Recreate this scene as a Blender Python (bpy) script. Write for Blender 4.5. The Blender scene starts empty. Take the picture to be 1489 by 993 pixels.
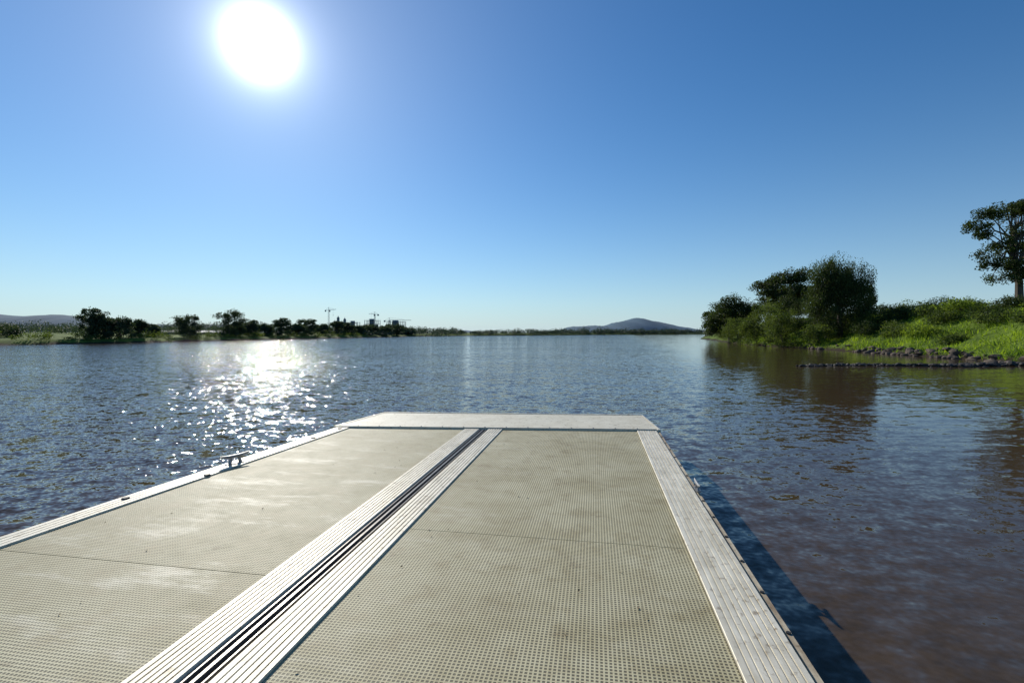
import bpy, math, random
import numpy as np
from mathutils import Vector
random.seed(7); rng=np.random.default_rng(7)
S=bpy.context.scene
S.view_settings.view_transform='Standard'
S.view_settings.look='None'
S.view_settings.exposure=0

# ------------------------------------------------------------ helpers
def mesh_obj(name, verts, faces, mats, midx=None, smooth=False, parent=None):
    me=bpy.data.meshes.new(name)
    me.from_pydata([tuple(v) for v in verts],[],[tuple(f) for f in faces])
    for m in mats: me.materials.append(m)
    if midx is not None: me.polygons.foreach_set('material_index',list(midx))
    if smooth: me.polygons.foreach_set('use_smooth',[True]*len(me.polygons))
    me.update()
    ob=bpy.data.objects.new(name,me); S.collection.objects.link(ob)
    if parent: ob.parent=parent
    return ob
class MB:
    def __init__(s): s.v=[];s.f=[];s.m=[]
    def add(s,verts,faces,m=0):
        o=len(s.v); s.v.extend([tuple(map(float,x)) for x in verts])
        for f in faces: s.f.append(tuple(int(i)+o for i in f)); s.m.append(m)
    def box(s,x0,x1,y0,y1,z0,z1,m=0):
        s.add([(x0,y0,z0),(x1,y0,z0),(x1,y1,z0),(x0,y1,z0),(x0,y0,z1),(x1,y0,z1),(x1,y1,z1),(x0,y1,z1)],
              [(0,3,2,1),(4,5,6,7),(0,1,5,4),(1,2,6,5),(2,3,7,6),(3,0,4,7)],m)
    def prism(s,pts,z0,z1,m=0):
        n=len(pts); v=[(p[0],p[1],z0) for p in pts]+[(p[0],p[1],z1) for p in pts]
        f=[tuple(range(n-1,-1,-1)),tuple(range(n,2*n))]+[(i,(i+1)%n,n+(i+1)%n,n+i) for i in range(n)]
        s.add(v,f,m)
    def tube(s,pts,rad,sides=6,m=0):
        pts=[Vector(p) for p in pts]; n=len(pts); v=[];f=[]
        for i,p in enumerate(pts):
            d=(pts[min(i+1,n-1)]-pts[max(i-1,0)]); d.normalize()
            a=d.cross(Vector((0.3,0.1,1)) if abs(d.z)<.9 else Vector((1,0.2,0))); a.normalize(); b=d.cross(a)
            for k in range(sides):
                t=2*math.pi*k/sides
                v.append(p+(a*math.cos(t)+b*math.sin(t))*rad[i])
        for i in range(n-1):
            for k in range(sides):
                k2=(k+1)%sides
                f.append((i*sides+k,i*sides+k2,(i+1)*sides+k2,(i+1)*sides+k))
        f.append(tuple(range(sides-1,-1,-1))); f.append(tuple(range((n-1)*sides,n*sides)))
        s.add(v,f,m)
    def leaves(s,C,size,aspect=.5,m=0,vert=0.0):
        n=len(C); 
        a=rng.normal(size=(n,3)); 
        if vert>0: a=a*(1-vert)+np.array([0,0,-1])*vert*1.6
        a/=np.linalg.norm(a,axis=1)[:,None]
        b=np.cross(a,rng.normal(size=(n,3))); b/=np.linalg.norm(b,axis=1)[:,None]
        sz=(size*rng.uniform(.6,1.35,n))[:,None]
        V=np.stack([C-a*sz*.5, C+b*sz*aspect*.5, C+a*sz*.5, C-b*sz*aspect*.5],1).reshape(-1,3)
        o=len(s.v); s.v.extend(map(tuple,V.tolist()))
        s.f.extend([(o+4*i,o+4*i+1,o+4*i+2,o+4*i+3) for i in range(n)]); s.m.extend([m]*n)
    def obj(s,name,mats,smooth=False,parent=None): return mesh_obj(name,s.v,s.f,mats,s.m,smooth,parent)

def newmat(name):
    m=bpy.data.materials.new(name); m.use_nodes=True; nt=m.node_tree
    return m,nt,nt.nodes,nt.links,nt.nodes['Principled BSDF']
def ramp(N,stops):
    r=N.new('ShaderNodeValToRGB'); e=r.color_ramp.elements
    e[0].position,e[0].color=stops[0][0],(*stops[0][1],1)
    e[1].position,e[1].color=stops[1][0],(*stops[1][1],1)
    for p,c in stops[2:]:
        x=e.new(p); x.color=(*c,1)
    return r
def math_n(N,L,op,a,b=None,c=None,clamp=False):
    n=N.new('ShaderNodeMath'); n.operation=op; n.use_clamp=clamp
    for i,x in enumerate((a,b,c)):
        if x is None: continue
        if isinstance(x,(int,float)): n.inputs[i].default_value=x
        else: L.new(x,n.inputs[i])
    return n.outputs[0]
def vmath(N,L,op,a,b=None,scale=None):
    n=N.new('ShaderNodeVectorMath'); n.operation=op
    for i,x in enumerate((a,b)):
        if x is None: continue
        if isinstance(x,tuple): n.inputs[i].default_value=x
        else: L.new(x,n.inputs[i])
    if scale is not None:
        if isinstance(scale,(int,float)): n.inputs['Scale'].default_value=scale
        else: L.new(scale,n.inputs['Scale'])
    return n.outputs[0]
def noise(N,L,vec,scale,detail=4,rough=.55,out='Fac'):
    n=N.new('ShaderNodeTexNoise'); n.inputs['Scale'].default_value=scale; n.inputs['Detail'].default_value=detail
    n.inputs['Roughness'].default_value=rough
    if vec is not None: L.new(vec,n.inputs['Vector'])
    return n.outputs[out]
def maprange(N,L,v,a,b,c,d):
    m=N.new('ShaderNodeMapRange')
    for i,x in enumerate((a,b,c,d)): m.inputs[i+1].default_value=x
    L.new(v,m.inputs[0]); return m.outputs[0]
def mixc(N,L,fac,a,b,mode='MIX'):
    n=N.new('ShaderNodeMix'); n.data_type='RGBA'; n.blend_type=mode
    for s_,x in ((n.inputs[0],fac),(n.inputs[6],a),(n.inputs[7],b)):
        if isinstance(x,(int,float)): s_.default_value=x
        elif isinstance(x,tuple): s_.default_value=(*x,1)
        else: L.new(x,s_)
    return n.outputs[2]

def leaf_mat(name,c1,c2,trans=.35,scale=.5,rough=.6):
    m,nt,N,L,P=newmat(name)
    g=N.new('ShaderNodeNewGeometry')
    f=noise(N,L,g.outputs['Position'],scale,3)
    f2=math_n(N,L,'MULTIPLY_ADD',g.outputs['Random Per Island'],.5,-.25)
    f3=math_n(N,L,'ADD',f,f2)
    r=ramp(N,[(.25,c1),(.75,c2)]); L.new(f3,r.inputs[0])
    L.new(r.outputs[0],P.inputs['Base Color']); P.inputs['Roughness'].default_value=rough
    P.inputs['Specular IOR Level'].default_value=.2
    t=N.new('ShaderNodeBsdfTranslucent'); 
    tc=mixc(N,L,1.0,r.outputs[0],(1.35,1.3,.6),'MULTIPLY'); L.new(tc,t.inputs[0])
    mx=N.new('ShaderNodeMixShader'); mx.inputs[0].default_value=trans
    L.new(P.outputs[0],mx.inputs[1]); L.new(t.outputs[0],mx.inputs[2])
    L.new(mx.outputs[0],N['Material Output'].inputs[0])
    return m
def simple(name,c,rough=.7,metal=0,var=.25,scale=3,bump=0):
    m,nt,N,L,P=newmat(name)
    tc=N.new('ShaderNodeTexCoord')
    f=noise(N,L,tc.outputs['Object'],scale,5)
    r=ramp(N,[(.3,tuple(x*(1-var) for x in c)),(.7,tuple(min(1,x*(1+var)) for x in c))]); L.new(f,r.inputs[0])
    L.new(r.outputs[0],P.inputs['Base Color']); P.inputs['Roughness'].default_value=rough; P.inputs['Metallic'].default_value=metal
    if bump:
        b=N.new('ShaderNodeBump'); b.inputs['Strength'].default_value=bump; L.new(f,b.inputs['Height']); L.new(b.outputs[0],P.inputs['Normal'])
    return m
M_bark=simple('bark',(.08,.065,.05),.9,scale=6)
M_dark_leaf=leaf_mat('leaf_dark',(.02,.035,.012),(.065,.095,.026),.36)
M_cas_leaf=leaf_mat('leaf_casuarina',(.022,.038,.012),(.072,.105,.032),.40)
M_shrub_leaf=leaf_mat('leaf_shrub',(.038,.066,.016),(.125,.17,.042),.46,.8)
M_bright=leaf_mat('leaf_bright',(.09,.14,.02),(.24,.33,.05),.5,.6)
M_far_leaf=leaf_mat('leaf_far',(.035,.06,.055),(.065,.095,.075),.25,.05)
M_left_leaf=leaf_mat('leaf_left',(.028,.048,.03),(.07,.10,.05),.3,.3)
M_grass=leaf_mat('grass_blades',(.08,.15,.018),(.28,.40,.045),.55,.35)
M_hill=simple('hill_forest_hazed',(.045,.11,.17),1.0,var=.15,scale=.01)  # bluish aerial haze is put into the base colour
M_rock=simple('rock',(.085,.062,.045),.9,var=.55,scale=2,bump=.5)
M_wetrock=simple('wet_rock',(.022,.018,.015),.7,var=.5,scale=2,bump=.4)

# ------------------------------------------------------------ sun + sky
SUN=Vector((-366/703,1.0,419/703)).normalized()
elev=math.asin(SUN.z); az=math.atan2(SUN.x,SUN.y)
W=bpy.data.worlds.new('World'); S.world=W; W.use_nodes=True
N=W.node_tree.nodes; L=W.node_tree.links
bg=N['Background']; bg.inputs[1].default_value=.10
sky=N.new('ShaderNodeTexSky'); sky.sky_type='NISHITA'; sky.sun_disc=False
sky.sun_elevation=elev; sky.sun_rotation=az % (2*math.pi)
sky.altitude=0; sky.air_density=1.0; sky.dust_density=.05; sky.ozone_density=3.5
hs=N.new('ShaderNodeHueSaturation'); hs.inputs['Saturation'].default_value=1.27; L.new(sky.outputs[0],hs.inputs['Color'])
skyc=mixc(N,L,1.0,hs.outputs[0],(.80,.93,1.0),'MULTIPLY')
tc=N.new('ShaderNodeTexCoord')
nm=N.new('ShaderNodeVectorMath'); nm.operation='NORMALIZE'; L.new(tc.outputs['Generated'],nm.inputs[0])
# pale blue haze layer hugging the horizon
sz_=N.new('ShaderNodeSeparateXYZ'); L.new(nm.outputs[0],sz_.inputs[0])
hz=math_n(N,L,'MULTIPLY',math_n(N,L,'EXPONENT',math_n(N,L,'MULTIPLY',math_n(N,L,'MAXIMUM',sz_.outputs[2],0.0),-1/.14)),.78)
L.new(mixc(N,L,hz,skyc,(4.5,6.1,7.5)),bg.inputs[0])
dt=N.new('ShaderNodeVectorMath'); dt.operation='DOT_PRODUCT'; dt.inputs[1].default_value=SUN; L.new(nm.outputs[0],dt.inputs[0])
ang=math_n(N,L,'ARCCOSINE',math_n(N,L,'MINIMUM',dt.outputs['Value'],1.0))
def ex(s,k): return math_n(N,L,'MULTIPLY',math_n(N,L,'EXPONENT',math_n(N,L,'MULTIPLY',ang,-1/s)),k)
gs=math_n(N,L,'ADD',math_n(N,L,'ADD',ex(.030,3.2),ex(.010,60.0)),ex(.27,.33))
bg2=N.new('ShaderNodeBackground'); bg2.inputs[0].default_value=(.95,.98,1,1); L.new(gs,bg2.inputs[1])
ad=N.new('ShaderNodeAddShader'); L.new(bg.outputs[0],ad.inputs[0]); L.new(bg2.outputs[0],ad.inputs[1])
L.new(ad.outputs[0],N['World Output'].inputs[0])
ld=bpy.data.lights.new('sun','SUN'); ld.energy=4.6; ld.angle=math.radians(.53); ld.color=(1,.94,.82)
lo=bpy.data.objects.new('sun',ld); S.collection.objects.link(lo); lo.rotation_euler=SUN.to_track_quat('Z','Y').to_euler()

# ------------------------------------------------------------ river outline and terrain
LEFT=[(-120,-600),(-95,-60),(-78,30),(-68,64),(-62,80),(-60,122),(-52,180),(-48,232),(-20,290),(26,330),(90,420),(211,580),(400,740),(900,1100),(2200,1800)]
RIGHT=[(60,-600),(28,-40),(26,0),(25.3,15),(26,23),(28,30),(29.5,37),(30.2,45),(31.6,52),(31.5,61),(36,80),(44,105),(52,133),(60,152),(122,306),(205,500),(500,755),(1000,1050),(2300,1700)]
POLY=LEFT+RIGHT[::-1]
def dist_poly(X,Y,pl):
    best=np.full(X.shape,1e18)
    for (ax,ay),(bx,by) in zip(pl[:-1],pl[1:]):
        dx,dy=bx-ax,by-ay
        t=np.clip(((X-ax)*dx+(Y-ay)*dy)/(dx*dx+dy*dy),0,1)
        best=np.minimum(best,(X-ax-t*dx)**2+(Y-ay-t*dy)**2)
    return np.sqrt(best)
def inside(X,Y):
    c=np.zeros(X.shape,bool); n=len(POLY)
    for i in range(n):
        x1,y1=POLY[i]; x2,y2=POLY[(i+1)%n]
        if y1==y2: continue
        cond=((y1>Y)!=(y2>Y))&(X<(x2-x1)*(Y-y1)/(y2-y1)+x1)
        c^=cond
    return c
def sm(t): t=np.clip(t,0,1); return t*t*(3-2*t)
def wob(X,Y,s):
    return (np.sin(X*s*1.1+Y*s*.7+1.3)+np.sin(X*s*2.3-Y*s*1.9+.4)*.6+np.sin(-X*s*.6+Y*s*3.1+2.2)*.5+np.sin(X*s*4.7+Y*s*4.1)*.3)/2.4
def height(X,Y):
    X=np.asarray(X,float);Y=np.asarray(Y,float)
    dl=dist_poly(X,Y,LEFT); dr=dist_poly(X,Y,RIGHT)
    ins=inside(X,Y)
    d=np.where(ins,-1,1)*np.minimum(dl,dr)
    d=d+np.clip(np.hypot(X,Y)/60,.3,1.5)*.5*wob(X,Y,.45)
    tap=1-.6*sm((Y-85)/150)
    zr=(.5*sm(d/1.0)+3.2*sm((d-.5)/9.5))*tap+.22*wob(X,Y,.8)*sm(d/3)+.4*sm((d-15)/80)
    zl=.7*sm(d/2)+.5*sm((d-2)/12)+.6*sm((d-20)/120)+.12*wob(X,Y,.5)*sm(d/3)
    z=np.where(dr<dl,zr,zl)
    z=np.where(d>0,z,0)-.04-1.2*sm(-d/2.5)
    return z,d
A=np.concatenate([np.arange(-52,52,.25),np.arange(52,308,4)])*math.pi/180
R=[14.0]
while R[-1]<6500: R.append(R[-1]*1.0125)
R=np.array(R)
AA,RR=np.meshgrid(A,R); X=np.sin(AA)*RR; Y=np.cos(AA)*RR
Z,D=height(X,Y); nA=len(A); nR=len(R)
V=np.stack([X.ravel(),Y.ravel(),Z.ravel()],1)
i=np.arange(nR-1)[:,None]; j=np.arange(nA)[None,:]; j2=(j+1)%nA
F=np.stack([i*nA+j+0*i,i*nA+j2,(i+1)*nA+j2,(i+1)*nA+j+0*i],-1).reshape(-1,4)
keep=(Z.ravel()[F].max(1)>-1.1); F=F[keep]
mg,nt,Nn,Ll,P=newmat('bank_ground')
g=Nn.new('ShaderNodeNewGeometry'); sp=Nn.new('ShaderNodeSeparateXYZ'); Ll.new(g.outputs['Position'],sp.inputs[0])
n1=noise(Nn,Ll,g.outputs['Position'],.35,6,.65); n2=noise(Nn,Ll,g.outputs['Position'],6,3)
r1=ramp(Nn,[(.3,(.05,.085,.015)),(.7,(.20,.27,.04)),(.5,(.11,.17,.022))]); Ll.new(n1,r1.inputs[0])
grass=mixc(Nn,Ll,math_n(Nn,Ll,'MULTIPLY',n2,.6),r1.outputs[0],(.04,.06,.015))
zz=math_n(Nn,Ll,'ADD',sp.outputs[2],math_n(Nn,Ll,'MULTIPLY_ADD',n1,.8,-.4))
col=mixc(Nn,Ll,maprange(Nn,Ll,zz,.1,.4,0,1),(.035,.027,.018),grass); Ll.new(col,P.inputs['Base Color']); P.inputs['Roughness'].default_value=.95
P.inputs['Specular IOR Level'].default_value=.1
mesh_obj('riverbank_ground',V,F,[mg],smooth=True)

# ------------------------------------------------------------ water (wave slopes as an explicit normal field)
mw,nt,Nn,Ll,P=newmat('river_water')
g=Nn.new('ShaderNodeNewGeometry'); pos=g.outputs['Position']
sp=Nn.new('ShaderNodeSeparateXYZ'); Ll.new(pos,sp.inputs[0])
P.inputs['Base Color'].default_value=(.074,.050,.027,1); P.inputs['IOR'].default_value=1.333; P.inputs['Roughness'].default_value=.05
def mapping(rot,sc,off=0):
    m_=Nn.new('ShaderNodeMapping'); m_.inputs['Rotation'].default_value=(0,0,math.radians(rot)); m_.inputs['Scale'].default_value=sc; m_.inputs['Location'].default_value=(off,off*.7,0); Ll.new(pos,m_.inputs[0]); return m_.outputs[0]
def slope(vec,scale,k,detail=1):
    c_=noise(Nn,Ll,vec,scale,detail,.5,'Color')
    return vmath(Nn,Ll,'SCALE',vmath(Nn,Ll,'SUBTRACT',c_,(.5,.5,.5)),None,k)
lean=math_n(Nn,Ll,'MULTIPLY_ADD',sp.outputs[1],-.24,sp.outputs[0]); shel=maprange(Nn,Ll,lean,5.5,-5,0,1.0)
s1=slope(mapping(18,(.7,1.5,1)),1.4,.24); s2=slope(mapping(-12,(.75,1.35,1),3),4.2,.66); s3=slope(mapping(-30,(.85,1.2,1),7),10,.74); s4=slope(mapping(35,(1,1.2,1),11),28,.42,0)
tot=vmath(Nn,Ll,'ADD',vmath(Nn,Ll,'ADD',s1,s2),vmath(Nn,Ll,'ADD',s3,s4))
# sheltered right side: only long low ripples running across
r1_=slope(mapping(-6,(.35,2.0,1),21),2.6,.10,2); r2_=slope(mapping(8,(.5,1.8,1),31),7,.07,1)
calm=vmath(Nn,Ll,'ADD',r1_,r2_)
gust=noise(Nn,Ll,mapping(10,(.5,1.6,1)),.05,4,.65)
amp=math_n(Nn,Ll,'MULTIPLY',math_n(Nn,Ll,'MULTIPLY_ADD',shel,.95,.07),maprange(Nn,Ll,gust,.3,.7,.6,1.35))
tv=vmath(Nn,Ll,'ADD',vmath(Nn,Ll,'SCALE',tot,None,amp),calm)
tv=vmath(Nn,Ll,'MULTIPLY',tv,(1,1,0)); tv=vmath(Nn,Ll,'ADD',tv,(0,0,1)); tv=vmath(Nn,Ll,'NORMALIZE',tv)
Ll.new(tv,P.inputs['Normal'])
mesh_obj('river_water',[(-9000,-3000,0),(9000,-3000,0),(9000,9000,0),(-9000,9000,0)],[(0,1,2,3)],[mw])

# ------------------------------------------------------------ hills
def hill(name,Yd,prof,depth):
    px=np.array([p[0] for p in prof],float); pz=np.array([p[1] for p in prof],float)
    x=np.linspace(px[0],px[-1],160); z=np.interp(x,px,pz); k=np.ones(7)/7; z=np.convolve(np.pad(z,3,'edge'),k,'valid')
    z=z+rng.normal(size=160)*1.2
    rows=14; V=[];F=[]
    for r in range(rows):
        t=r/(rows-1)*2-1; f=math.cos(t*math.pi/2)**.8 if abs(t)<1 else 0
        for q in range(160): V.append((x[q],Yd+t*depth,-3+(z[q]+3)*f*(1+.05*math.sin(q*.3+r))))
    for r in range(rows-1):
        for q in range(159): F.append((r*160+q,r*160+q+1,(r+1)*160+q+1,(r+1)*160+q))
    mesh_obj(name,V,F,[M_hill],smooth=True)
def wx(px,Yd): return (px-744.5)/703*Yd
def prof(Yd,pts): return [(wx(a,Yd),1.65+(484-b)/703*Yd) for a,b in pts]
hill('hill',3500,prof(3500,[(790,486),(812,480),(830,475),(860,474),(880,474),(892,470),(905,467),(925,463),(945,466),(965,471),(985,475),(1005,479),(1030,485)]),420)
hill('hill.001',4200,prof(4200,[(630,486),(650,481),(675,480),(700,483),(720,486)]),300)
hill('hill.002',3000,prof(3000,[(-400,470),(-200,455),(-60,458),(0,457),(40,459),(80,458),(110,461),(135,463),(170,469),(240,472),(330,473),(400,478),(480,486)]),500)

# ------------------------------------------------------------ trees
def cgauss(n):
    d=rng.normal(size=(n,3)); r=np.linalg.norm(d,axis=1); return d*(np.minimum(r,2.1)/r)[:,None]
def clumps_in(center,rad,n,inner=.35):
    d=rng.normal(size=(n,3)); d/=np.linalg.norm(d,axis=1)[:,None]
    r=rng.uniform(inner,1,n)**.6
    return np.array(center)+d*r[:,None]*np.array(rad)
def tree(name,base,lobes,nclump,leaves,csize,leaf,mat,trunk_r=.2,flat=.6,aspect=.5,vert=0,limbs=10,trunk_top=None,soft=True,low=.05):
    mb=MB(); bx,by=base; bz=float(height([bx],[by])[0][0])-.15
    vol=np.array([l[3]*l[4]*l[5] for l in lobes])**(.7); vol/=vol.sum()
    CC=[]
    for l,w in zip(lobes,vol): CC.append(clumps_in(l[:3],l[3:],max(2,int(nclump*w))))
    CC=np.concatenate(CC)
    top=trunk_top if trunk_top else np.mean([l[2] for l in lobes])
    fx=np.mean([l[0] for l in lobes])
    tp=[(0,0,0),(fx*.15+.1,0,top*.3),(fx*.4-.1,.1,top*.65),(fx*.7,0,top)]
    mb.tube(tp,[trunk_r*1.25,trunk_r,trunk_r*.75,trunk_r*.35],7,0)
    idx=rng.choice(len(CC),min(limbs,len(CC)),replace=False)
    for q in idx:
        c=CC[q]; s=Vector(tp[1]).lerp(Vector(tp[3]),random.uniform(.1,.95)); e=Vector(c.tolist())
        mid=s.lerp(e,.5)+Vector((random.uniform(-.2,.2),random.uniform(-.2,.2),-.08*(e-s).length))
        mb.tube([s,mid,e],[trunk_r*.38,trunk_r*.22,trunk_r*.06],5,0)
    wts=rng.uniform(.35,1.6,len(CC)); wts/=wts.sum()
    L_=[]
    for c,w in zip(CC,wts):
        per=max(6,int(leaves*w)); k=rng.uniform(.6,1.35)
        d=cgauss(per)
        ax=rng.normal(size=3); ax/=np.linalg.norm(ax)
        d=d*.48+np.outer(d@ax,ax)*.25
        p=c+d*csize*k*np.array([1,1,flat]); L_.append(p)
    P_=np.concatenate(L_); P_=P_[P_[:,2]>low]
    mb.leaves(P_,leaf,aspect,1,vert)
    ob=mb.obj(name,[M_bark,mat]); ob.location=(bx,by,bz); return ob

# right bank
tree('casuarina_tree',(35.2,52),[(0,0,3.6,3.4,3,3.4),(-1.2,0,5.8,2.1,2,2.3),(1.1,0,5.6,2.1,2,2.5),(-.3,0,6.7,1.5,1.5,1.7),(1.4,0,6.5,1.2,1.2,1.2),(-2.5,-.5,3.6,1.2,1.3,2.6),(2.6,0,3.6,1.0,1.2,2.4)],230,50000,.55,.24,M_cas_leaf,.26,1.8,.24,.58,14)
tree('spreading_acacia_tree',(38.8,70),[(0.2,0,6.5,3.6,3,1.7),(2.0,0,7.9,2.4,2,1.4),(-2.7,0,6.9,1.7,1.5,.7),(.6,0,4.2,3.4,2.4,1.9),(-.6,0,7.5,1.5,1.4,.7),(2.8,0,5.5,1.8,1.5,1.9)],120,22000,.9,.26,M_dark_leaf,.25,.5,.5,0,16)
tree('riverside_tree',(37.8,84),[(-1.6,0,4.2,2.8,2.5,2.9),(1.6,0,4.8,2.8,2.4,2.7),(3.8,0,4.5,2.4,2,2.7),(-2.6,0,2.6,1.8,1.8,2.0),(.2,0,6.1,1.8,1.8,1.3)],110,21000,1.0,.28,M_dark_leaf,.25,.75,.5,0,10)
tree('riverside_tree.001',(52,116),[(-2,0,3.5,4,3,3),(3,0,3.6,4,3,2.8)],50,9000,1.1,.4,M_dark_leaf,.25,.7,.5,0,8)
tree('riverside_tree.002',(42.5,75),[(0,0,3.8,2.6,2.4,2.8),(1.6,0,3.2,2.2,2,2.4)],50,9000,.95,.28,M_dark_leaf,.2,.75,.5,0,8)
tree('cypress_tree',(44.5,60),[(0,0,1.8,.5,.5,2.0),(0,0,2.9,.3,.3,1.5)],30,4000,.36,.2,M_dark_leaf,.12,1.2,.4,.3,4)
gz=[(-3.2,0,6.7,.9,.9,.6),(-2.5,0,7.4,.9,.9,.5),(-.9,0,7.7,1.2,1.3,.6),(.6,0,8.0,1.6,1.5,.7),(2.4,0,7.0,1.6,1.5,.8),(-2.7,.3,5.9,.8,.9,.45),(-1.0,0,5.0,1.2,1.2,.5),(-.2,0,6.2,1.0,1,.5),(-2.0,0,3.7,1.1,1,.5),(.0,0,3.3,1.6,1.2,.8),(2.0,0,4.8,1.8,1.5,.9),(-3.0,0,4.3,.6,.6,.4),(-.6,0,2.4,1.4,1.2,.6)]
tree('gum_tree',(40.4,38.5),gz,240,23000,.36,.16,M_dark_leaf,.24,.85,.5,0,60,6.6)
sh=[(30.8,55,1.9,4.6,M_shrub_leaf),(32.2,58,2.4,6.0,M_shrub_leaf),(33.5,63,2.6,6.4,M_shrub_leaf),(32.3,64,2.2,4.2,M_shrub_leaf),(34.5,73,2.6,4.4,M_shrub_leaf),(36.8,79,2.4,3.6,M_shrub_leaf),
    (39,86,2.6,3.8,M_shrub_leaf),(43,95,2.6,4.2,M_dark_leaf),(45.0,101,2.6,3.6,M_shrub_leaf),(49,110,2.8,3.6,M_dark_leaf),(32.0,50.5,1.3,2.6,M_shrub_leaf),(37.6,56,2.2,3.4,M_dark_leaf),
    (36.2,49,1.7,2.0,M_shrub_leaf),(38.0,47,1.8,1.3,M_dark_leaf),(37.5,43.5,1.5,1.0,M_shrub_leaf),(38.2,41,1.6,.9,M_bright),(36.3,40.5,1.5,1.1,M_shrub_leaf),(36.6,37,1.4,.9,M_dark_leaf),
    (34.2,43,1.5,1.2,M_shrub_leaf),(33.5,39.5,1.2,1.1,M_bright),(35.2,35,1.2,.9,M_shrub_leaf),(37.0,33.5,1.3,.7,M_bright),(34.3,46.5,1.4,1.2,M_dark_leaf),(40.5,44,1.6,.9,M_dark_leaf),
    (39,37.5,1.3,.7,M_dark_leaf),(34.5,32,1.0,.7,M_shrub_leaf),(41,50,1.8,1.1,M_shrub_leaf),(32.4,35.5,.8,.7,M_shrub_leaf),(43,55,1.8,1.2,M_dark_leaf),(34.6,55.5,2.0,4.6,M_dark_leaf),(36.2,64,2.4,6.0,M_dark_leaf),
    (46,52,1.8,1.9,M_dark_leaf),(49,52,2.2,1.5,M_dark_leaf),(44,47,1.2,1.4,M_dark_leaf)]
for k,(x,y,w,h,m) in enumerate(sh):
    tree('riverbank_shrub' if k==0 else 'riverbank_shrub.%03d'%k,(x,y),[(0,0,h*.42,w,w,h*.42),(w*.35*random.uniform(-1,1),0,h*.62,w*.6,w*.6,h*.36)],int(22+w*11),int(1900+w*h*520),.40+.08*w,.17,m,.06,.85,.4,.15,4)

# left bank trees (world X from bearing, distance)
lt=[(132,446,17,78,'u'),(150,452,15,79,'r'),(174,456,17,81,'r'),(203,461,13,86,'r'),(222,470,10,92,'r'),(275,458,21,98,'u'),(333,448,21,112,'u'),(343,466,14,116,'r'),(362,463,15,120,'r'),(385,470,14,128,'r'),(410,460,13,134,'r'),(430,470,14,140,'r'),(446,463,14,147,'u'),
    (468,470,14,157,'r'),(490,464,12,168,'r'),(503,469,13,174,'r'),(520,472,13,182,'r'),(537,472,15,190,'u'),(556,473,14,200,'r'),(573,471,15,215,'u'),(590,475,14,236,'r')]
for k,(px,ty,hw,Yd,kind) in enumerate(lt):
    x=wx(px,Yd); z0=float(height([x],[Yd])[0][0]); H=1.65+(484-ty)/703*Yd-z0; w=hw/703*Yd
    if kind=='u': lobes=[(0,0,H*.82,w*.9,w*.8,H*.15),(-w*.5,0,H*.66,w*.5,w*.5,H*.14),(w*.5,0,H*.58,w*.55,w*.5,H*.14),(0,0,H*.40,w*.7,w*.5,H*.2),(0,0,H*.2,w*.7,w*.5,H*.18)]
    else: lobes=[(0,0,H*.46,w,w*.8,H*.44),(w*.3,0,H*.72,w*.6,w*.5,H*.24),(-w*.4,0,H*.65,w*.4,w*.4,H*.2)]
    tree('river_red_gum_tree' if k==0 else 'river_red_gum_tree.%03d'%k,(x,Yd),lobes,60,6000,.18*w+.22,.15+Yd*.0013,M_left_leaf,.14,.65,.55,0,10)

def mass(name,pts,mat):
    mb=MB()
    for x,y,w,h,leaf,n in pts:
        z0=float(height([x],[y])[0][0])
        d=cgauss(n)*.45
        p=np.array([x,y,z0+h*.45])+d*np.array([w,w*.8,h*.55]); p=p[p[:,2]>z0-.05]; mb.leaves(p,leaf,.6,0)
    mb.obj(name,[mat])
pts=[]
pl=LEFT[6:14]
for (ax,ay),(bx,by) in zip(pl[:-1],pl[1:]):
    n=int(math.hypot(bx-ax,by-ay)/ (3.2 if ay<500 else 6))
    for q in range(n):
        t=(q+random.random())/n; x=ax+(bx-ax)*t; y=ay+(by-ay)*t
        Dn=math.hypot(bx-ax,by-ay); nx,ny=-(by-ay)/Dn,(bx-ax)/Dn; off=random.uniform(2,10)
        h=max(1.0,(1.65+random.uniform(1,5.5)/703*y+ (random.random()<.15)*3.5/703*y)); pts.append((x+nx*off,y+ny*off,random.uniform(1.8,4.5)*(1+y/500),h,.3+y*.0015,170))
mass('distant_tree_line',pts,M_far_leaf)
pts=[]
for q in range(190):
    px=random.uniform(-150,640); y=random.uniform(230,330); x=wx(px,y); tp=random.uniform(467,479) if px<520 else random.uniform(474,481)
    pts.append((x,y,random.uniform(3,8),max(2,(484-tp)/703*y+1),.7,170))
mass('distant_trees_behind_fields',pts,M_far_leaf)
pts=[]
pl=LEFT[2:7]
for (ax,ay),(bx,by) in zip(pl[:-1],pl[1:]):
    n=int(math.hypot(bx-ax,by-ay)/.9)
    for q in range(n):
        t=(q+random.random())/n; x=ax+(bx-ax)*t-random.uniform(.6,5); y=ay+(by-ay)*t+random.uniform(0,2)
        pts.append((x,y,random.uniform(.6,1.6),random.uniform(.4,1.5)*(1.5 if random.random()<.15 else 1),.2,130))
mass('left_bank_scrub',pts,M_shrub_leaf)
pts=[]
for q in range(26):
    px=random.uniform(-60,48); y=random.uniform(70,80); pts.append((wx(px,y)-2,y,random.uniform(1,2),random.uniform(1.4,2.7),.22,500))
for q in range(60):
    px=random.uniform(-60,360); y=random.uniform(112,160); pts.append((wx(px,y),y,random.uniform(1.5,3),random.uniform(1.5,3.4),.3,220))
mass('left_bank_bushes',pts,M_left_leaf)
pts=[]
pl=RIGHT[12:16]
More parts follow.
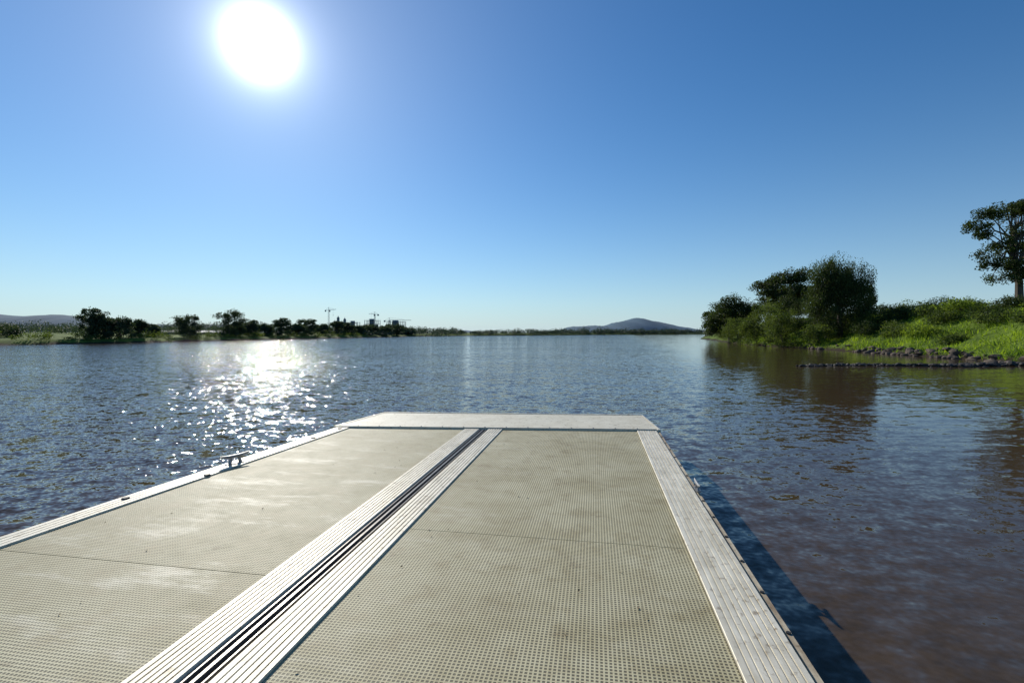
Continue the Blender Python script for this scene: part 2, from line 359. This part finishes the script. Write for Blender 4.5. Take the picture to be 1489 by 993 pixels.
for (ax,ay),(bx,by) in zip(pl[:-1],pl[1:]):
    n=int(math.hypot(bx-ax,by-ay)/3)
    for q in range(n):
        t=(q+random.random())/n; pts.append((ax+(bx-ax)*t+random.uniform(3,11),ay+(by-ay)*t,random.uniform(2,4),random.uniform(2,4),.4,160))
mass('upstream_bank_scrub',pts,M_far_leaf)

# ------------------------------------------------------------ grass
n=110000
gx=rng.uniform(24,52,n); gy=rng.uniform(14,78,n); z,d=height(gx,gy)
k=(d>.2)&(d<24)&(gx<gy*1.35+2); k&=(rng.uniform(0,1,n)<np.clip(.65+.6*wob(gx,gy,.9),.2,1))
gx,gy,z=gx[k],gy[k],z[k]; n=len(gx)
hh_=rng.uniform(.12,.34,n)*(1+.6*wob(gx,gy,.5)); an=rng.uniform(0,math.pi,n); wd=rng.uniform(.02,.05,n)
lx,ly=rng.normal(size=n)*.16,rng.normal(size=n)*.16
V=np.stack([np.stack([gx-np.cos(an)*wd,gy-np.sin(an)*wd,z-.03],1),np.stack([gx+np.cos(an)*wd,gy+np.sin(an)*wd,z-.03],1),np.stack([gx+lx,gy+ly,z+hh_],1)],1).reshape(-1,3)
mesh_obj('bank_grass',V,np.arange(3*n).reshape(-1,3),[M_grass])

# ------------------------------------------------------------ rocks
import bmesh
def rocks(name,items,mat):
    bm=bmesh.new(); bmesh.ops.create_icosphere(bm,subdivisions=2,radius=1); bv=np.array([v.co[:] for v in bm.verts]); bf=[[v.index for v in f.verts] for f in bm.faces]; bm.free()
    mb=MB()
    for x,y,z,s in items:
        d=np.ones(len(bv))
        for q in range(5):
            nrm=rng.normal(size=3); nrm/=np.linalg.norm(nrm); c_=rng.uniform(.45,.8); t=bv@nrm; d=np.where(t>c_,np.minimum(d,c_/np.maximum(t,.01)),d)
        v=bv*d[:,None]*np.array([rng.uniform(.8,1.5),rng.uniform(.7,1.2),rng.uniform(.45,.8)])*s
        a=rng.uniform(0,6.28); v=np.stack([v[:,0]*math.cos(a)-v[:,1]*math.sin(a),v[:,0]*math.sin(a)+v[:,1]*math.cos(a),v[:,2]],1)+np.array([x,y,z])
        mb.add(v,bf)
    mb.obj(name,[mat])
it=[]
for q in range(620):
    t=random.random()**.85; x=28.5-14.4*t; y=24.2+.35*math.sin(x*.8)+random.gauss(0,.28*(1-t*.6)); it.append((x,y,random.uniform(-.04,.09)*(1-.6*t),random.uniform(.10,.27)*(1-.55*t)))
rocks('rock_groyne',it,M_wetrock)
it=[]
for q in range(120):
    y=random.uniform(30,42) if q<80 else random.uniform(24,62); x=np.interp(y,[p[1] for p in RIGHT[:13]],[p[0] for p in RIGHT[:13]])+random.uniform(-.4,.9)
    z=float(height([x],[y])[0][0]); it.append((x,y,max(z,-.05)+.05,random.uniform(.10,.36)))
rocks('shore_rocks',it,M_rock)

# ------------------------------------------------------------ left bank sheds, cranes, building site
M_white=simple('weathered_sheet_metal',(.30,.33,.35),.7,var=.1,scale=.6); M_roof=simple('grey_roof',(.28,.31,.34),.7,var=.1)
M_dark=simple('dark_opening',(.05,.06,.07),.5); M_conc=simple('concrete',(.17,.20,.24),.9,var=.15,scale=.2); M_steel=simple('crane_steel_hazed',(.18,.22,.27),.6,var=.1)  # crane steel lightened and blued: distance haze put into its colour
def shed(name,x,y,w,dp,h,rot=0):
    mb=MB(); mb.box(-w/2,w/2,0,dp,-1,h,0)
    e=.25; rz=h+dp*.13
    mb.add([(-w/2-e,-e,h-.03),(w/2+e,-e,h-.03),(w/2+e,dp/2,rz),(-w/2-e,dp/2,rz),(w/2+e,dp+e,h-.03),(-w/2-e,dp+e,h-.03)],[(0,1,2,3),(3,2,4,5),(1,4,2),(0,3,5)],1)
    nb=max(2,int(w/4))
    for q in range(nb):
        cx=-w/2+(q+.5)*w/nb; mb.box(cx-.9,cx+.9,-.04,.02,.2,h*.7,2)
    ob=mb.obj(name,[M_white,M_roof,M_dark]); ob.location=(x,y,float(height([x],[y])[0][0])); ob.rotation_euler=(0,0,rot)
shed('farm_shed',wx(303,128),128,7,4,.6,.1); shed('farm_shed.001',wx(248,124),124,6,4,.6,.05)
def crane(name,px,topy,Yd,jib,cj,rot,luff=0):
    H=1.65+(484-topy)/703*Yd; x=wx(px,Yd); mb=MB(); s=.6
    for a_,b_ in((-s,-s),(s,-s),(s,s),(-s,s)): mb.tube([(a_,b_,-1),(a_,b_,H)],[.12,.12],4)
    zc=0; sg=1
    while zc<H-2:
        mb.tube([(-s*sg,-s,zc),(s*sg,-s,zc+2)],[.07,.07],4); mb.tube([(-s*sg,s,zc),(s*sg,s,zc+2)],[.07,.07],4)
        mb.tube([(-s,-s*sg,zc),(-s,s*sg,zc+2)],[.07,.07],4); zc+=2; sg=-sg
    mb.box(-.9,.9,-.9,.9,H,H+.4); mb.box(.7,1.9,-1.6,-.8,H-1.4,H+.3)
    zt=H+4; mb.tube([(-.6,0,H),(0,0,zt)],[.12,.1],4); mb.tube([(.6,0,H),(0,0,zt)],[.12,.1],4)
    je=(jib*math.cos(luff),0,H+.6+jib*math.sin(luff))
    for yy,dz in((-.6,0),(.6,0),(0,1.0)): mb.tube([(0,yy,H+.6+dz),(je[0],yy*.5,je[2]+dz*.5)],[.11,.09],4)
    nn=int(jib/1.6)
    f=lambda t,dz:(je[0]*t,0,H+.6+dz+(je[2]-H-.6)*t)
    for q in range(nn): mb.tube([f(q/nn,0),f((q+.5)/nn,.9),f((q+1)/nn,0)],[.05,.05,.05],4)
    for yy in(-.6,.6): mb.tube([(0,yy,H+.6),(-cj,yy,H+.6)],[.12,.12],4)
    mb.box(-cj-.2,-cj+1.3,-.8,.8,H-1.2,H+.5)
    mb.tube([(0,0,zt),f(.7,1)],[.06,.06],4); mb.tube([(0,0,zt),(-cj+.5,0,H+.7)],[.06,.06],4)
    mb.tube([(je[0]*.6,0,H+.6),(je[0]*.6,0,H-5)],[.05,.05],4); mb.box(je[0]*.6-.3,je[0]*.6+.3,-.3,.3,H-5.6,H-5)
    ob=mb.obj(name,[M_steel]); ob.location=(x,Yd,1); ob.rotation_euler=(0,0,rot)
crane('tower_crane',478,453,560,8,4,.3,.08); crane('tower_crane.001',545,459,600,8,5,math.pi-.2,.05); crane('tower_crane.002',566,468,560,26,6,-.1,0)
def bsite(name,px,topy,Yd,w,dp):
    H=1.65+(484-topy)/703*Yd; mb=MB(); nf=max(2,int(H/3.4)); fh=H/nf
    for q in range(nf+1): mb.box(-w/2,w/2,0,dp,q*fh-.25,q*fh,0)
    nc=max(3,int(w/4)+1)
    for q in range(nc):
        cx=-w/2+.4+(w-.8)*q/(nc-1)
        for yy in(.4,dp-.4): 
            for fl in range(nf): mb.box(cx-.3,cx+.3,yy-.3,yy+.3,fl*fh,(fl+1)*fh-.25,0)
            mb.tube([(cx,yy,H),(cx,yy,H+random.uniform(.8,2.5))],[.12,.12],4,0)
    mb.box(-w*.2,w*.1,dp*.3,dp*.7,0,H+2,0)
    for fl in range(nf-1): mb.box(-w/2+.8,w/2-.8,.8,.9,fl*fh,fl*fh+fh*.75,1)
    ob=mb.obj(name,[M_conc,M_dark]); ob.location=(wx(px,Yd),Yd,1)
bsite('unfinished_concrete_building',512,470,600,14,10); bsite('unfinished_concrete_building.001',540,467,620,18,10); bsite('unfinished_concrete_building.002',575,469,600,22,10)
mb=MB()
for q in range(5):
    cx=q*4.0; hh2=[14,19,13,17,11][q]
    mb.tube([(cx,0,-1),(cx,0,hh2),(cx,0,hh2+1.5)],[1.6,1.6,.4],14,0); mb.tube([(cx,0,hh2+1.5),(cx,0,hh2+3)],[.2,.2],5,0)
ob=mb.obj('concrete_silos',[M_conc],smooth=False); ob.location=(wx(487,590),590,1)

# ------------------------------------------------------------ pontoon jetty
TH=math.atan(.1714); ZD=.45
J=bpy.data.objects.new('pontoon_jetty',None); S.collection.objects.link(J); J.rotation_euler=(0,0,-TH); J.location=(0,0,ZD)
V0=-7.0
def vend(u): return 5.65+(u+3.214)*.1162
def uleft(v): return -3.56+.0615*v
# grating
mgt,nt,Nn,Ll,P=newmat('perforated_grating')
tcn=Nn.new('ShaderNodeTexCoord'); obj=tcn.outputs['Object']; sp=Nn.new('ShaderNodeSeparateXYZ'); Ll.new(obj,sp.inputs[0])
a=noise(Nn,Ll,obj,1.1,8,.7); b=noise(Nn,Ll,obj,6,6,.65)
def cell(o,p,w0,w1):
    f=math_n(Nn,Ll,'FRACT',math_n(Nn,Ll,'MULTIPLY',o,1/p)); t=math_n(Nn,Ll,'ABSOLUTE',math_n(Nn,Ll,'SUBTRACT',f,.5))
    return maprange(Nn,Ll,t,w1,w0,0,1)
hole=math_n(Nn,Ll,'MULTIPLY',cell(sp.outputs[0],.0165,.25,.34),cell(sp.outputs[1],.0165,.25,.34))
r1=ramp(Nn,[(.36,(.44,.385,.215)),(.64,(.62,.57,.37))]); Ll.new(a,r1.inputs[0])
r2=ramp(Nn,[(.32,(.55,.46,.3)),(.50,(1,1,1))]); Ll.new(b,r2.inputs[0])
col=mixc(Nn,Ll,.5,r1.outputs[0],r2.outputs[0],'MULTIPLY')
mpz=Nn.new('ShaderNodeMapping'); mpz.inputs['Location'].default_value=(3.3,1.7,0); Ll.new(obj,mpz.inputs[0])
sp2=noise(Nn,Ll,mpz.outputs[0],4.6,5,.65); r3=ramp(Nn,[(.63,(0,0,0)),(.71,(1,1,1))]); Ll.new(sp2,r3.inputs[0])
col=mixc(Nn,Ll,math_n(Nn,Ll,'MULTIPLY',r3.outputs[0],.45),col,(.20,.13,.06))
mps=Nn.new('ShaderNodeMapping'); mps.inputs['Scale'].default_value=(.7,2.6,1); mps.inputs['Rotation'].default_value=(0,0,.2); Ll.new(obj,mps.inputs[0])
sc=noise(Nn,Ll,mps.outputs[0],1.7,9,.78); r4=ramp(Nn,[(.52,(0,0,0)),(.64,(1,1,1))]); Ll.new(sc,r4.inputs[0])
scf=math_n(Nn,Ll,'MULTIPLY',r4.outputs[0],maprange(Nn,Ll,sp.outputs[0],-.5,-1.8,.25,1))
col=mixc(Nn,Ll,math_n(Nn,Ll,'MULTIPLY',scf,.34),col,(.80,.77,.66))
colh=mixc(Nn,Ll,math_n(Nn,Ll,'MULTIPLY',hole,math_n(Nn,Ll,'MULTIPLY_ADD',scf,-.22,.85)),col,(.05,.042,.024))  # plate is solid: dark colour stands in for shade inside the holes
Ll.new(colh,P.inputs['Base Color']); P.inputs['Specular IOR Level'].default_value=.3
Ll.new(math_n(Nn,Ll,'MULTIPLY_ADD',scf,-.07,maprange(Nn,Ll,b,0,1,.55,.75)),P.inputs['Roughness'])
bp=Nn.new('ShaderNodeBump'); bp.inputs['Strength'].default_value=.5; bp.inputs['Distance'].default_value=.003; bp.invert=True; Ll.new(hole,bp.inputs['Height']); Ll.new(bp.outputs[0],P.inputs['Normal'])
def alu(name,base,dirt,metal=.55,rough=.42,streak=(9,.8,1)):
    m,nt,Nn,Ll,P=newmat(name)
    tcn=Nn.new('ShaderNodeTexCoord'); obj=tcn.outputs['Object']
    mpn=Nn.new('ShaderNodeMapping'); mpn.inputs['Scale'].default_value=streak; Ll.new(obj,mpn.inputs[0])
    a=noise(Nn,Ll,mpn.outputs[0],2,6,.7); b=noise(Nn,Ll,obj,5,6,.7); c=noise(Nn,Ll,obj,26,3,.6)
    r=ramp(Nn,[(.36,dirt),(.6,base)]); Ll.new(math_n(Nn,Ll,'ADD',math_n(Nn,Ll,'MULTIPLY',a,.6),math_n(Nn,Ll,'MULTIPLY',b,.4)),r.inputs[0])
    r2=ramp(Nn,[(.30,(.35,.27,.18)),(.42,(1,1,1))]); Ll.new(c,r2.inputs[0])
    col=mixc(Nn,Ll,.7,r.outputs[0],r2.outputs[0],'MULTIPLY'); Ll.new(col,P.inputs['Base Color'])
    P.inputs['Metallic'].default_value=metal
    Ll.new(maprange(Nn,Ll,b,0,1,rough-.1,rough+.25),P.inputs['Roughness'])
    bp=Nn.new('ShaderNodeBump'); bp.inputs['Strength'].default_value=.15; bp.inputs['Distance'].default_value=.002; Ll.new(c,bp.inputs['Height']); Ll.new(bp.outputs[0],P.inputs['Normal'])
    return m
M_alu=alu('ribbed_aluminium',(.78,.73,.60),(.54,.48,.35),.1,.45)
M_plate=alu('end_plate_metal',(.68,.64,.51),(.55,.50,.37),.0,.55,(1.5,1.2,1))
M_rub=alu('rub_strip',(.60,.54,.40),(.18,.11,.05),.1,.6)
M_chan=simple('channel_metal',(.16,.15,.14),.4,.4,var=.3,scale=8); M_black=simple('black_rubber',(.02,.02,.02),.6); M_float=simple('float_plastic',(.10,.10,.10),.6)
M_galv=simple('galvanised_cleat',(.30,.30,.30),.45,.6)
def panel(name,ul,ur,pieces):
    for q,(a_,b_) in enumerate(pieces):
        def vb(u): return vend(u)-.01 if b_ is None else b_-.006
        u1,u2=ul(a_),ur(a_); u3=ur(6 if b_ is None else b_); u4=ul(5.6 if b_ is None else b_)
        mb=MB(); mb.prism([(u1,a_),(u2,a_),(u3,vb(u3)),(u4,vb(u4))],-.035,0,0); mb.obj('%s_%d'%(name,q),[mgt],parent=J)
panel('grating_left',lambda v:uleft(v)+.165,lambda v:-1.594,[(V0,-2.3),(-2.3,2.16),(2.16,None)])
panel('grating_right',lambda v:-1.126,lambda v:.503,[(V0,-1.8),(-1.8,2.82),(2.82,None)])
def profile_strip(name,pf,ustart,uend,mat,vs=V0,ve=None,parent=J):
    V=[];F=[];n=len(pf)
    for s,z in pf: V.append((ustart+s,vs,z))
    for s,z in pf: 
        u=uend+s; V.append((u,(vend(u)-.004) if ve is None else ve,z))
    for q in range(n-1): F.append((q,q+1,n+q+1,n+q))
    F.append(tuple(range(n,2*n)))
    return mesh_obj(name,V,F,[mat],parent=parent)
def ribs(w,n,z=.012,dz=.005,base=-.05):
    pf=[(0,base),(0,z-.002),(.002,z)]; p=w/n
    for q in range(n):
        s=q*p
        if q>0: pf+= [(s-.0025,z),(s-.0015,z-dz),(s+.0015+p*.12,z-dz),(s+.0025+p*.12,z)]
    pf+=[(w-.002,z),(w,z-.002),(w,base)]
    return pf
profile_strip('ribbed_strip_centre_left',ribs(.178,7),-1.592,-1.592,M_alu)
profile_strip('ribbed_strip_centre_right',ribs(.170,6),-1.298,-1.298,M_alu)
ch=[(0,-.04),(.012,-.04),(.013,.004),(.020,.004),(.021,-.035),(.045,-.035),(.046,.006),(.060,.006),(.061,-.035),(.084,-.035),(.085,.004),(.092,.004),(.093,-.04),(.114,-.04)]
profile_strip('cable_channel',ch,-1.413,-1.413,M_chan)
profile_strip('edge_rail_right',ribs(.232,8),.507,.507,M_alu)
profile_strip('rub_strip_right',[(0,-.02),(.006,-.006),(.03,-.004),(.036,-.015),(.036,-.16)],.748,.748,M_rub)
profile_strip('rub_gap_right',[(0,-.03),(.012,-.03)],.738,.738,M_black)
ul0,ul1=uleft(V0),uleft(5.65)
profile_strip('edge_rail_left',ribs(.165,4),ul0,ul1,M_alu)
profile_strip('rub_strip_left',[(-.036,-.16),(-.036,-.015),(-.03,-.004),(-.004,-.004)],ul0,ul1,M_rub)
mb=MB(); Apt=(-3.225,5.65);B=(.75,6.11);C=(.648,7.13);D=(-3.058,6.73)
mb.prism([Apt,B,C,D],-.03,.020,0); mb.obj('end_plate',[M_plate],parent=J)
mb=MB(); 
mb.prism([(-3.08,6.735),(.655,7.137),(.655,7.165),(-3.08,6.763)],-.14,.028,0)
mb.prism([(.757,6.11),(.655,7.137),(.675,7.137),(.79,6.10)],-.14,.024,0); mb.prism([(-3.235,5.66),(-3.07,6.74),(-3.09,6.74),(-3.262,5.66)],-.14,.024,0)
mb.obj('end_plate_lip',[M_alu],parent=J)
mb=MB(); mb.prism([(-3.19,5.655),(.74,6.108),(.74,6.122),(-3.19,5.669)],.0205,.024,0)
for q in range(14):
    t=(q+.5)/14; mb.tube([(-3.1+3.75*t,5.72+.4328*t,.02),(-3.1+3.75*t,5.72+.4328*t,.025)],[.009,.008],8,0)
mb.obj('hinge_strip',[M_chan],parent=J)
mb=MB(); mb.prism([(uleft(V0),V0),(.74,V0),(.74,6.1),(.64,7.12),(-3.05,6.72),(-3.2,5.66)],-.30,-.052,0)
mb.obj('deck_frame',[M_chan],parent=J)
mb=MB(); mb.prism([(uleft(V0)+.08,V0),(.68,V0),(.68,6.0),(.6,7.0),(-3.0,6.6),(-3.1,5.6)],-.75,-.301,0); mb.obj('floats',[M_float],parent=J)
mb=MB()
for v in np.arange(-1,6,.31):
    mb.tube([(.766,v,-.004),(.766,v,.001)],[.010,.009],8,0)
for v,o in((2.95,.06),(3.55,.15),(5.0,.12),(5.55,.10)):
    u=uleft(v)+o; mb.tube([(u,v,.010),(u,v,.022)],[.028,.022],10,0)
mb.obj('rail_caps',[M_black],parent=J)
def cleat(s):
    mb=MB()
    mb.box(-.075*s,.075*s,-.022*s,.022*s,.010,.020)
    for k_ in(-1,1): mb.tube([(k_*.045*s,0,.015),(k_*.036*s,0,.045*s),(k_*.034*s,0,.07*s)],[.016*s,.011*s,.013*s],8)
    mb.tube([(-.125*s,0,.088*s),(-.11*s,0,.083*s),(-.06*s,0,.074*s),(0,0,.072*s),(.06*s,0,.074*s),(.11*s,0,.083*s),(.125*s,0,.088*s)],[.004*s,.009*s,.013*s,.014*s,.013*s,.009*s,.004*s],8)
    return mb
for q,(u,v,s,rot) in enumerate([(uleft(3.92)+.085,3.92,1.1,math.pi/2-.35),(.765,3.85,.8,math.pi/2)]):
    mb=cleat(s); ob=mb.obj('mooring_cleat_%d'%(q+1),[M_galv],smooth=False,parent=J); ob.location=(u,v,0); ob.rotation_euler=(0,0,rot)
mb=MB(); n=60
P_=np.stack([rng.uniform(-3.1,.45,n),rng.uniform(1.3,5.6,n),np.full(n,.006)],1)
for p in P_:
    a_=random.uniform(0,6.28); s=random.uniform(.005,.012); c_,s_=math.cos(a_),math.sin(a_)
    mb.add([(p[0]-c_*s,p[1]-s_*s,.003),(p[0]-s_*s*.4,p[1]+c_*s*.4,.007),(p[0]+c_*s,p[1]+s_*s,.005),(p[0]+s_*s*.4,p[1]-c_*s*.4,.004)],[(0,1,2,3)])
mb.obj('leaf_litter',[simple('dry_leaf',(.12,.08,.04),.8)],parent=J)

# ------------------------------------------------------------ camera
cd=bpy.data.cameras.new('camera'); cam=bpy.data.objects.new('camera',cd); S.collection.objects.link(cam)
cd.sensor_width=36; cd.lens=36*703/1489; cd.shift_y=-12.5/1489; cd.clip_start=.05; cd.clip_end=20000
cam.location=(0,0,1.65); cam.rotation_euler=(math.pi/2,0,0); S.camera=cam
